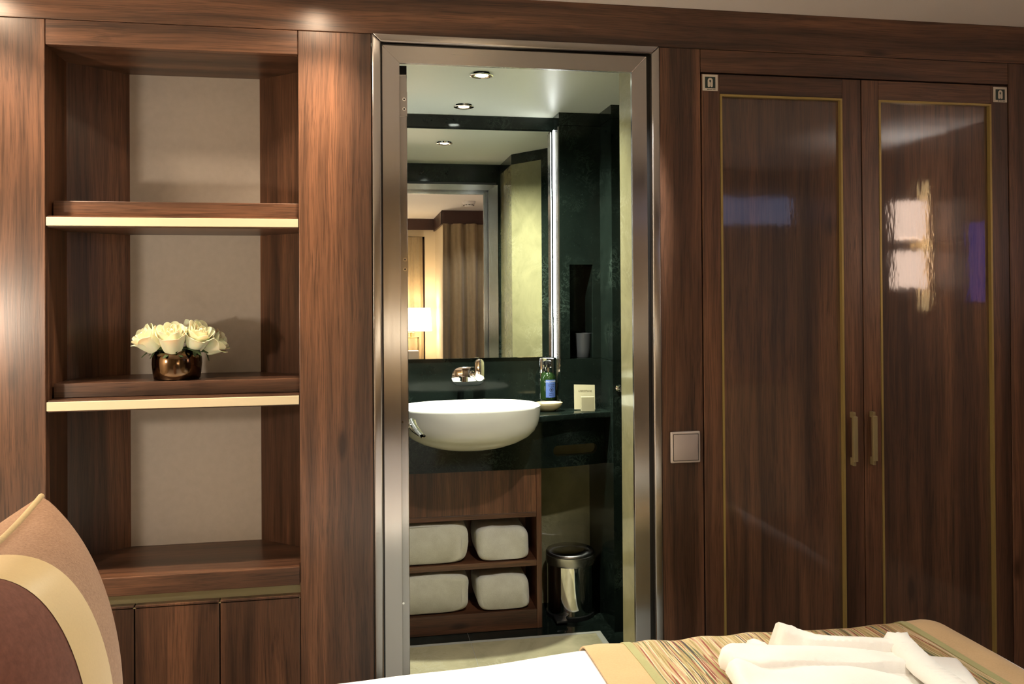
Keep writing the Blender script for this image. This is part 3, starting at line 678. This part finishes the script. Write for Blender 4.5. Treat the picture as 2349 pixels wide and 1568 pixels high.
def towel(x0, x1, z0, z1, label, seed, lean=0):
    rg = random.Random(seed); ph = [rg.uniform(0, 6) for _ in range(6)]
    cx, cz, hx, hz = (x0+x1)/2, (z0+z1)/2, (x1-x0)/2, (z1-z0)/2
    def body(u, v):
        a = u*2*PI; y = 1.178+.20*v
        p = 5.0; c_, s_ = cos(a), sin(a)
        ex = math.copysign(abs(c_)**(2/p), c_); ez = math.copysign(abs(s_)**(2/p), s_)
        e = 1 - .16*max(0, 1-v/.09)**2 - .10*max(0, (v-.92)/.08)**2
        top = .5+.5*ez
        wx = 1+.012*sin(4*ez+ph[0]); wz = 1+.03*sin(3.0*ex+ph[1])*top+.025*sin(7*ex+ph[3])*top
        shear = lean*(ez)
        dz = -.10*hz*(ex > .4)*(ex-.4)*top
        dent = -.5*(abs(ez) < .12)*0
        x_ = cx + hx*(ex*wx*e) + shear*hx; z_ = cz + hz*(ez*wz*(.5+.5*e) if ez > 0 else ez*e**.5) + dz
        return (x_, y + .006*sin(5*ez+ph[2])*(1-v), max(z_, z0+.0005))
    mb = MB().grid(body, 72, 18, closed_u=True)
    for ring in (0, 17):
        pass
    bmesh.ops.holes_fill(mb.bm, edges=[e for e in mb.bm.edges if e.is_boundary], sides=0)
    obj('towel', mb, 'towel', None, ((x0+x1)/2, 1.27, z0), smooth=70, label=label, cat='towel', group='folded white towels in the cabinet')
towel(.06, .3975, -1.0226, -.868, 'large folded white towel on the upper cabinet shelf', 1, .0)
towel(.06, .3985, -1.2120, -1.056, 'large folded white towel on the lower cabinet shelf', 2, .0)
towel(.430, .6335, -1.0226, -.894, 'small folded white towel on the upper cabinet shelf', 3, -.035)
towel(.430, .6345, -1.2120, -1.076, 'small folded white towel on the lower cabinet shelf', 4, -.05)
# pedal bin
BX2, BY2, Br = .822, 1.288, .0965
pbn = thing('pedal_bin', 'round polished steel pedal bin beside the towel cabinet', 'bin', (BX2, BY2, ZB))
obj('bin_body', MB().lathe([(Br-.004, ZB+.018), (Br-.004, -1.076)], (BX2, BY2, 0), 72), 'bin_steel', pbn, smooth=40)
obj('base_ring', MB().lathe([(Br-.001, ZB+.0005), (Br, ZB+.016), (Br-.005, ZB+.02)], (BX2, BY2, 0), 72), 'black', pbn, smooth=40)
obj('rim', MB().lathe([(Br-.001, -1.076), (Br+.002, -1.068), (Br+.002, -1.040), (Br-.001, -1.038)], (BX2, BY2, 0), 72), 'steel', pbn, smooth=40)
obj('lid', MB().lathe([(Br+.001, -1.0375), (Br+.001, -1.033), (Br-.004, -1.026), (Br*.7, -1.019), (Br*.35, -1.0155), (.002, -1.0145)], (BX2, BY2, 0), 72), 'steel', pbn, smooth=60)
obj('pedal', MB().box(BX2-.085, BX2-.040, BY2-Br-.028, BY2-Br+.05, ZB+.010, ZB+.020, .004), 'black', pbn, smooth=40)

# ------------------------------------------------------------------ bed
ZT = -.68
def yedge(x): return -.487 - .052*max(0, min(1, (.45-x)/.45)) + .006*sin(5*x) + .004*sin(17*x+1)
def ztop(x, y):
    z = ZT + .0015*sin(9*x+2*y)*cos(7*y+1)
    d_ = x-1.135
    if d_ > 0: z -= .62*d_*d_/(d_+.055)
    return z
XE = 1.47
def bedpt(x, s, off=0):
    # s: distance measured inward from the far edge when positive, down the far side when negative
    r = .055; ye = yedge(min(x, XE))
    if x > XE:
        q = x-XE; zx = ztop(XE, ye) - q
        x = XE + .01*(1-math.exp(-q*10)) + off
    else: zx = ztop(x, ye)
    if s >= 0: return (x, ye - s, zx + off + (ztop(min(x, XE), ye-s)-ztop(min(x, XE), ye)))
    a = -s/r
    if a < PI/2: return (x, ye + (r+off)*sin(a), zx - r + (r+off)*cos(a))
    return (x, ye + r + off + .006*sin(14*x), zx - r - (-s - r*PI/2))
bd_ = thing('bed', 'double bed with white linen in front of the bathroom doorway', 'bed', (.1, -1.2, ZF))
def lin(u, v):
    x = -1.30 + 2.95*u; s = 1.42 - 1.95*v; return bedpt(x, s)
obj('duvet', MB().grid(lin, 150, 110), 'linen', bd_, smooth=60)
obj('bed_base', box(-1.30, 1.42, -1.88, -.50, ZF+.02, -1.02), 'dark', bd_)
rn = thing('bed_runner', 'tan bordered bed runner with streaked woven centre across the foot', 'bed runner', (.79, -1.1, ZT))
def strip(x0, x1, off, nu):
    def fn(u, v):
        s = 1.40 - 1.70*v; x = x0+(x1-x0)*u
        wob = .004*sin(3.5*s+x0*9)+.003*sin(9*s)
        p = bedpt(x+wob, s, off + .0022*(1+sin(60*x+9*s)*sin(23*s+4*x)) * (1 if nu > 10 else .3)); return p
    return MB().grid(fn, nu, 130, -.003)
obj('woven_panel', strip(.512, 1.078, .006, 90), 'weave', rn, smooth=60, label='streaked multicolour woven panel')
for a_, b_ in ((.418, .498), (1.092, 1.170)): obj('border', strip(a_, b_, .007, 8), 'suede', rn, smooth=60, label='tan suede border')
for a_, b_ in ((.497, .513), (1.077, 1.093)): obj('binding', strip(a_, b_, .0085, 4), 'olive_cloth', rn, smooth=60, label='olive green binding')

# folded bathrobe on the runner
rb = thing('bathrobe', 'folded white bathrobe with tied belt lying on the bed runner', 'bathrobe', (.8, -.85, ZT+.01))
def pad(poly, z0, z1, name, seed, rnd=.016, wr=.004, step=.012, rise=None):
    """soft folded cloth slab: outline poly (x,y), flat underside, rounded rim and gentle wrinkles"""
    rg = random.Random(seed); ph = [rg.uniform(0, 6) for _ in range(6)]
    n = len(poly); P = [Vector((a, b)) for a, b in poly]
    def dist(p):
        m_ = 9
        for i in range(n):
            a, b = P[i], P[(i+1) % n]; ab = b-a; t = max(0, min(1, (p-a).dot(ab)/ab.length_squared)); m_ = min(m_, (a+ab*t-p).length)
        return m_
    b2 = bmesh.new(); vs = []
    for i in range(n):
        a, b = P[i], P[(i+1) % n]; k = max(1, int((b-a).length/step))
        for j in range(k): q = a.lerp(b, j/k); vs.append(b2.verts.new((q.x, q.y, 0)))
    f = b2.faces.new(vs); bmesh.ops.triangulate(b2, faces=[f])
    for _ in range(5):
        es = [e for e in b2.edges if e.calc_length() > step*1.5]
        if not es: break
        bmesh.ops.subdivide_edges(b2, edges=es, cuts=1); bmesh.ops.triangulate(b2, faces=[f for f in b2.faces if len(f.verts) > 3])
        inn = [v for v in b2.verts if not v.is_boundary]
        bmesh.ops.smooth_vert(b2, verts=inn, factor=.5, use_axis_x=True, use_axis_y=True)
    bmesh.ops.beautify_fill(b2, faces=b2.faces[:], edges=b2.edges[:])
    top = {}
    for v in list(b2.verts):
        p = Vector((v.co.x, v.co.y)); d = dist(p); e = min(1, d/rnd); h = (z1-z0)*math.sqrt(max(0, 1-(1-e)**2))
        w_ = wr*(sin(16*p.x+34*p.y+ph[0])+.7*sin(42*p.y-13*p.x+ph[1])+.4*sin(70*p.y+30*p.x+ph[2]))*min(1, d/.03)
        z = z0 + h + w_
        if rise: z += rise(p.x, p.y)*min(1, d/.006+.3)
        v.co.z = z
    g = bmesh.ops.extrude_face_region(b2, geom=b2.faces[:])
    for v in [x for x in g['geom'] if isinstance(x, bmesh.types.BMVert)]: v.co.z = min(v.co.z, z0+.0) - .004 if not rise else v.co.z-.006
    bmesh.ops.recalc_face_normals(b2, faces=b2.faces[:])
    mb = MB(); mb._merge(b2); return obj(name, mb, 'robe', rb, smooth=75)
Z0 = ZT+.017
pad([(.700, -.600), (.760, -.605), (.800, -.632), (.92, -.675), (1.033, -.712), (1.012, -.775), (.975, -.86), (.94, -1.10), (.62, -1.10), (.600, -.80), (.640, -.70)], Z0, Z0+.028, 'robe_body', 1, .018, .0040)
pad([(.676, -.602), (.702, -.600), (.716, -.632), (.712, -.67), (.672, -.665)], Z0, Z0+.040, 'collar', 2, .012, .001)
pad([(.604, -.668), (.612, -.642), (.632, -.628), (.664, -.628), (.705, -.642), (.77, -.660), (.86, -.690), (.93, -.72), (.90, -.78), (.80, -.76), (.71, -.74), (.655, -.735), (.62, -.71)], Z0+.022, Z0+.046, 'sleeve', 3, .014, .0055)
pad([(.604, -.690), (.640, -.668), (.690, -.700), (.735, -.724), (.80, -.745), (.87, -.800), (.86, -1.08), (.595, -1.08), (.588, -.80)], Z0+.024, Z0+.043, 'front_panel', 4, .016, .0055)
pad([(.729, -.598), (.752, -.600), (.80, -.628), (.92, -.674), (.955, -.690), (.945, -.73), (.86, -.705), (.77, -.670), (.735, -.640)], Z0+.02, Z0+.050, 'lapel', 5, .010, .0035, rise=lambda x, y: .016*max(0, 1-((x-.738)/.10))*max(0, 1-abs(y+.612)/.035))
pad([(.912, -.668), (.957, -.680), (.945, -.74), (.930, -.82), (.915, -1.05), (.865, -1.05), (.880, -.80), (.895, -.73)], Z0+.044, Z0+.060, 'belt', 6, .005, .0015)

# ------------------------------------------------------------------ cushion
CQ = Matrix.Translation((-.397, -1.03, -.471)) @ Matrix.Rotation(math.radians(4), 4, 'Z') @ Matrix.Rotation(math.radians(-4), 4, 'Y')
CW, CH, CT = .225, .203, .120
def cush(y, z, side, off=0):
    u, v = y/CW, z/CH
    e = max(0, (1-u*u))**.50*max(0, (1-v*v))**.50
    t = CT*e**.85*side*(1+0*u)
    pin = 1-.07*(1-abs(v)**2)*abs(u)**4; piv = 1-.075*(1-abs(u)**2)*abs(v)**4
    return Vector((t+off*side, y*pin, z*piv))
cu = thing('cushion', 'tan and russet cushion with a gold satin band at the bed head', 'cushion', (-.45, -1.02, ZT))
def ease(t): return -cos(t*PI)
B0, B1 = -.078, .002
def sheet(y0, y1, name, mat, off=0, both=True, lab=None):
    mb = MB()
    for side in (1, -1):
        def fn(u, v):
            y = y0+(y1-y0)*u
            if abs(y) > CW: y = math.copysign(CW, y)
            return CQ @ cush(y, CH*ease(v), side, off)
        mb.grid(fn, 30, 48)
    bmesh.ops.remove_doubles(mb.bm, verts=mb.bm.verts[:], dist=.0004); bmesh.ops.recalc_face_normals(mb.bm, faces=mb.bm.faces[:])
    return obj(name, mb, mat, cu, smooth=80, label=lab)
def ey(a, b): return a, b
sheet(-CW, -.030, 'russet_panel', 'cushion_red', 0, lab='russet velvet panel')
sheet(-.035, CW, 'tan_panel', 'cushion_tan', .0004, lab='tan woven panel')
sheet(B0, B1, 'satin_band', 'satin', .0009, lab='gold satin band')
pts = [CQ @ cush(-CW+2*CW*i/40, CH, 1) for i in range(41)] ; pts2 = [CQ @ cush(CW, CH-2*CH*i/40, 1) for i in range(1, 41)]
obj('piping', MB().tube(pts, .0042, 8), 'gold_cord', cu, smooth=60, label='gold cord piping')

# ------------------------------------------------------------------ things seen in the bathroom mirror
def drape(name, x0, x1, y, z0, z1, folds, amp, label, seed):
    rg = random.Random(seed); ph = [rg.uniform(0, 6) for _ in range(4)]
    def fn(u, v):
        x = x0+(x1-x0)*u; k = u*folds*2*PI
        a = amp*(.55+.45*v)
        yy = y + a*(sin(k+ph[0]+.5*v)+.45*sin(2.3*k+ph[1])+.25*sin(.6*k+2*v+ph[2]))
        return (x+.012*sin(3*v+ph[3]+k*.3)*v, yy, z1+(z0-z1)*v)
    obj(name, MB().grid(fn, int(folds*18), 26, .004), 'curtain', None, ((x0+x1)/2, y, z0), smooth=70, label=label, cat='curtain')
drape('curtain', .69, 1.35, -2.585, ZF+.01, .61, 5, .040, 'long olive brown curtain under the dark pelmet', 3)
drape('curtain', -.20, .575, -3.415, -1.0, .55, 7, .022, 'short olive brown curtain in the far window', 5)
sd = thing('smoke_detector', 'white round smoke detector on the cabin ceiling', 'smoke detector', (.83, -1.88, ZC))
obj('housing', MB().lathe([(.052, ZC), (.052, ZC-.012), (.044, ZC-.024), (.034, ZC-.034), (.028, ZC-.040), (.002, ZC-.041)], (.83, -1.88, 0), 36), 'white_plastic', sd, smooth=40)
sv = MB()
for i in range(8): a = 2*PI*i/8; sv.box(-.009, .009, .0365, .0405, ZC-.033, ZC-.028).bm.transform(I4)
sv = MB()
for i in range(10):
    q = MB().box(-.008, .008, .036, .042, ZC-.032, ZC-.027); q.xf(Matrix.Translation((.83, -1.88, 0)) @ Matrix.Rotation(2*PI*i/10, 4, 'Z'))
    me = bpy.data.meshes.new('q'); q.bm.to_mesh(me); sv.bm.from_mesh(me); bpy.data.meshes.remove(me)
obj('vents', sv, 'black', sd)
LX, LY = .452, -3.20
ds_ = thing('desk', 'walnut desk under the far window', 'desk', (.30, -3.2, ZF))
obj('desk_top', box(-.25, .66, -3.38, -3.02, -.66, -.625, .002), 'wood_h', ds_)
obj('desk_leg', box(-.22, -.18, -3.35, -3.05, ZF, -.6605), 'wood_v', ds_); obj('desk_leg', box(.60, .64, -3.35, -3.05, ZF, -.6605), 'wood_v', ds_)
tl = thing('table_lamp', 'lit table lamp with a cream rectangular shade on the desk', 'lamp', (LX, LY, -.625))
def shd(u, v):
    a = u*2*PI; p = 7; c_, s_ = cos(a), sin(a); k = 1-.07*v
    return (LX+.188*k*math.copysign(abs(c_)**(2/p), c_), LY+.115*k*math.copysign(abs(s_)**(2/p), s_), -.332+.209*v)
obj('lamp_shade', MB().grid(shd, 64, 4, .002, closed_u=True), 'shade', tl, smooth=40)
fr = MB(); 
for x in (LX-.065, LX+.065): fr.box(x-.007, x+.007, LY-.02, LY+.02, -.605, -.392)
fr.box(LX-.072, LX+.072, LY-.02, LY+.02, -.402, -.390); fr.box(LX-.072, LX+.072, LY-.02, LY+.02, -.6, -.588)
obj('frame', fr, 'brass_dark', tl); obj('base', box(LX-.09, LX+.09, LY-.05, LY+.05, -.625, -.605), 'brass_dark', tl)
obj('stem', MB().tube([(LX, LY, -.39), (LX, LY, -.30)], .008, 12).lathe([(.03, -.352), (.03, -.346)], (LX, LY, 0), 20), 'brass', tl, smooth=50)
obj('tissue_box', box(.40, .512, -3.12, -3.03, -.625, -.508, .004), 'white_plastic', None, (.455, -3.08, -.625), label='white box standing on the desk before the lamp', cat='box')
# wall sconce and screen on the right wall (seen in the wardrobe lacquer)
SYc = -1.515
sn_ = thing('wall_sconce', 'brass wall sconce with two cream shades on the right wall', 'lamp', (XR, SYc, .2))
obj('back_plate', box(XR-.022, XR, SYc-.035, SYc+.035, -.09, .52, .003), 'brass_plate', sn_)
obj('arm', MB().tube([(XR-.018, SYc, .215), (XR-.09, SYc, .215)], .008, 12).tube([(XR-.09, SYc, .06), (XR-.09, SYc, .38)], .006, 12), 'brass', sn_, smooth=50)
for z0, z1 in ((.018, .186), (.246, .418)):
    obj('lamp_shade', MB().grid(lambda u, v: (XR-.098+.068*cos(u*2*PI), SYc+.068*sin(u*2*PI), z0+(z1-z0)*v), 40, 3, .002, closed_u=True), 'sconce_shade', sn_, smooth=50)
tv = thing('television', 'small wall screen glowing blue on the right wall', 'television', (XR, -1.17, .12))
obj('housing', box(XR-.02, XR, -1.235, -1.10, -.055, .305, .003), 'black', tv); obj('screen', box(XR-.022, XR-.0201, -1.225, -1.11, -.045, .295), 'tv', tv)

# ------------------------------------------------------------------ lights
def lamp(name, kind, loc, power, col, size=.05, rot=None, spot=None, blend=.6):
    l = bpy.data.lights.new(name, kind); l.energy = power; l.color = col
    if kind == 'AREA': l.shape = 'DISK'; l.size = size
    else: l.shadow_soft_size = size
    if spot: l.spot_size = math.radians(spot); l.spot_blend = blend
    o = bpy.data.objects.new(name, l); COL.objects.link(o); o.location = loc
    if rot: o.rotation_euler = rot
    return o
WARM = (1, .75, .52); WARM2 = (1, .97, .94); COOL = (.95, 1, .84)
lamp('bedside_reading_lamp', 'POINT', (-1.12, -.74, -.06), 17, (1, .82, .64), .04)
for x, p in ((-.11, 42), (-.86, 72)):
    lamp('cabin_downlight_or_fill', 'SPOT', (x, -.175, .720), p, WARM, .02, None, 104, .75)
    lamp('cabin_downlight_spill', 'SPOT', (x, -.175, .720), p*.11, WARM, .02, None, 160, .5)
lamp('cabin_downlight_or_fill', 'SPOT', (.62, -.36, .715), 64, WARM2, .025, Vector((-.30, 1.5, -1.85)).to_track_quat('-Z', 'Y').to_euler(), 45, .35)
for x, y, p in ((.1, -1.25, 23), (1.0, -1.25, 24), (.9, -2.2, 14)):
    lamp('bed_downlight', 'SPOT', (x, y, .715), p, WARM2, .04, None, 104, .7)
for x, y, p in ((.391, .698, 100), (.388, 1.166, 115)):
    lamp('bath_downlight', 'SPOT', (x, y, ZCB-.012), p, COOL, .02, None, 150, .7)
lamp('cabin_downlight_or_fill', 'SPOT', (1.35, -.85, .715), 11, WARM2, .03, None, 128, .9)  # added fill lamp lifting the wardrobe side, no known fixture here
lamp('lamp_bulb', 'POINT', (LX, LY, -.20), 5.0, WARM, .03)
for z in (.10, .33): lamp('sconce_bulb', 'POINT', (XR-.098, SYc, z), 16.0, WARM2, .02)

w = bpy.data.worlds.new('world'); sc.world = w; w.use_nodes = True
w.node_tree.nodes['Background'].inputs[0].default_value = (.02, .025, .04, 1); w.node_tree.nodes['Background'].inputs[1].default_value = 1
sc.view_settings.view_transform = 'Standard'; sc.view_settings.look = 'None'; sc.view_settings.exposure = .12; sc.view_settings.gamma = 1
sc.cycles.use_denoising = True; sc.cycles.max_bounces = 8; sc.cycles.diffuse_bounces = 4; sc.cycles.glossy_bounces = 5; sc.cycles.use_adaptive_sampling = True; sc.cycles.adaptive_threshold = .07; sc.cycles.adaptive_min_samples = 16
sc.cycles.sample_clamp_indirect = 4; sc.cycles.caustics_reflective = False; sc.cycles.caustics_refractive = False
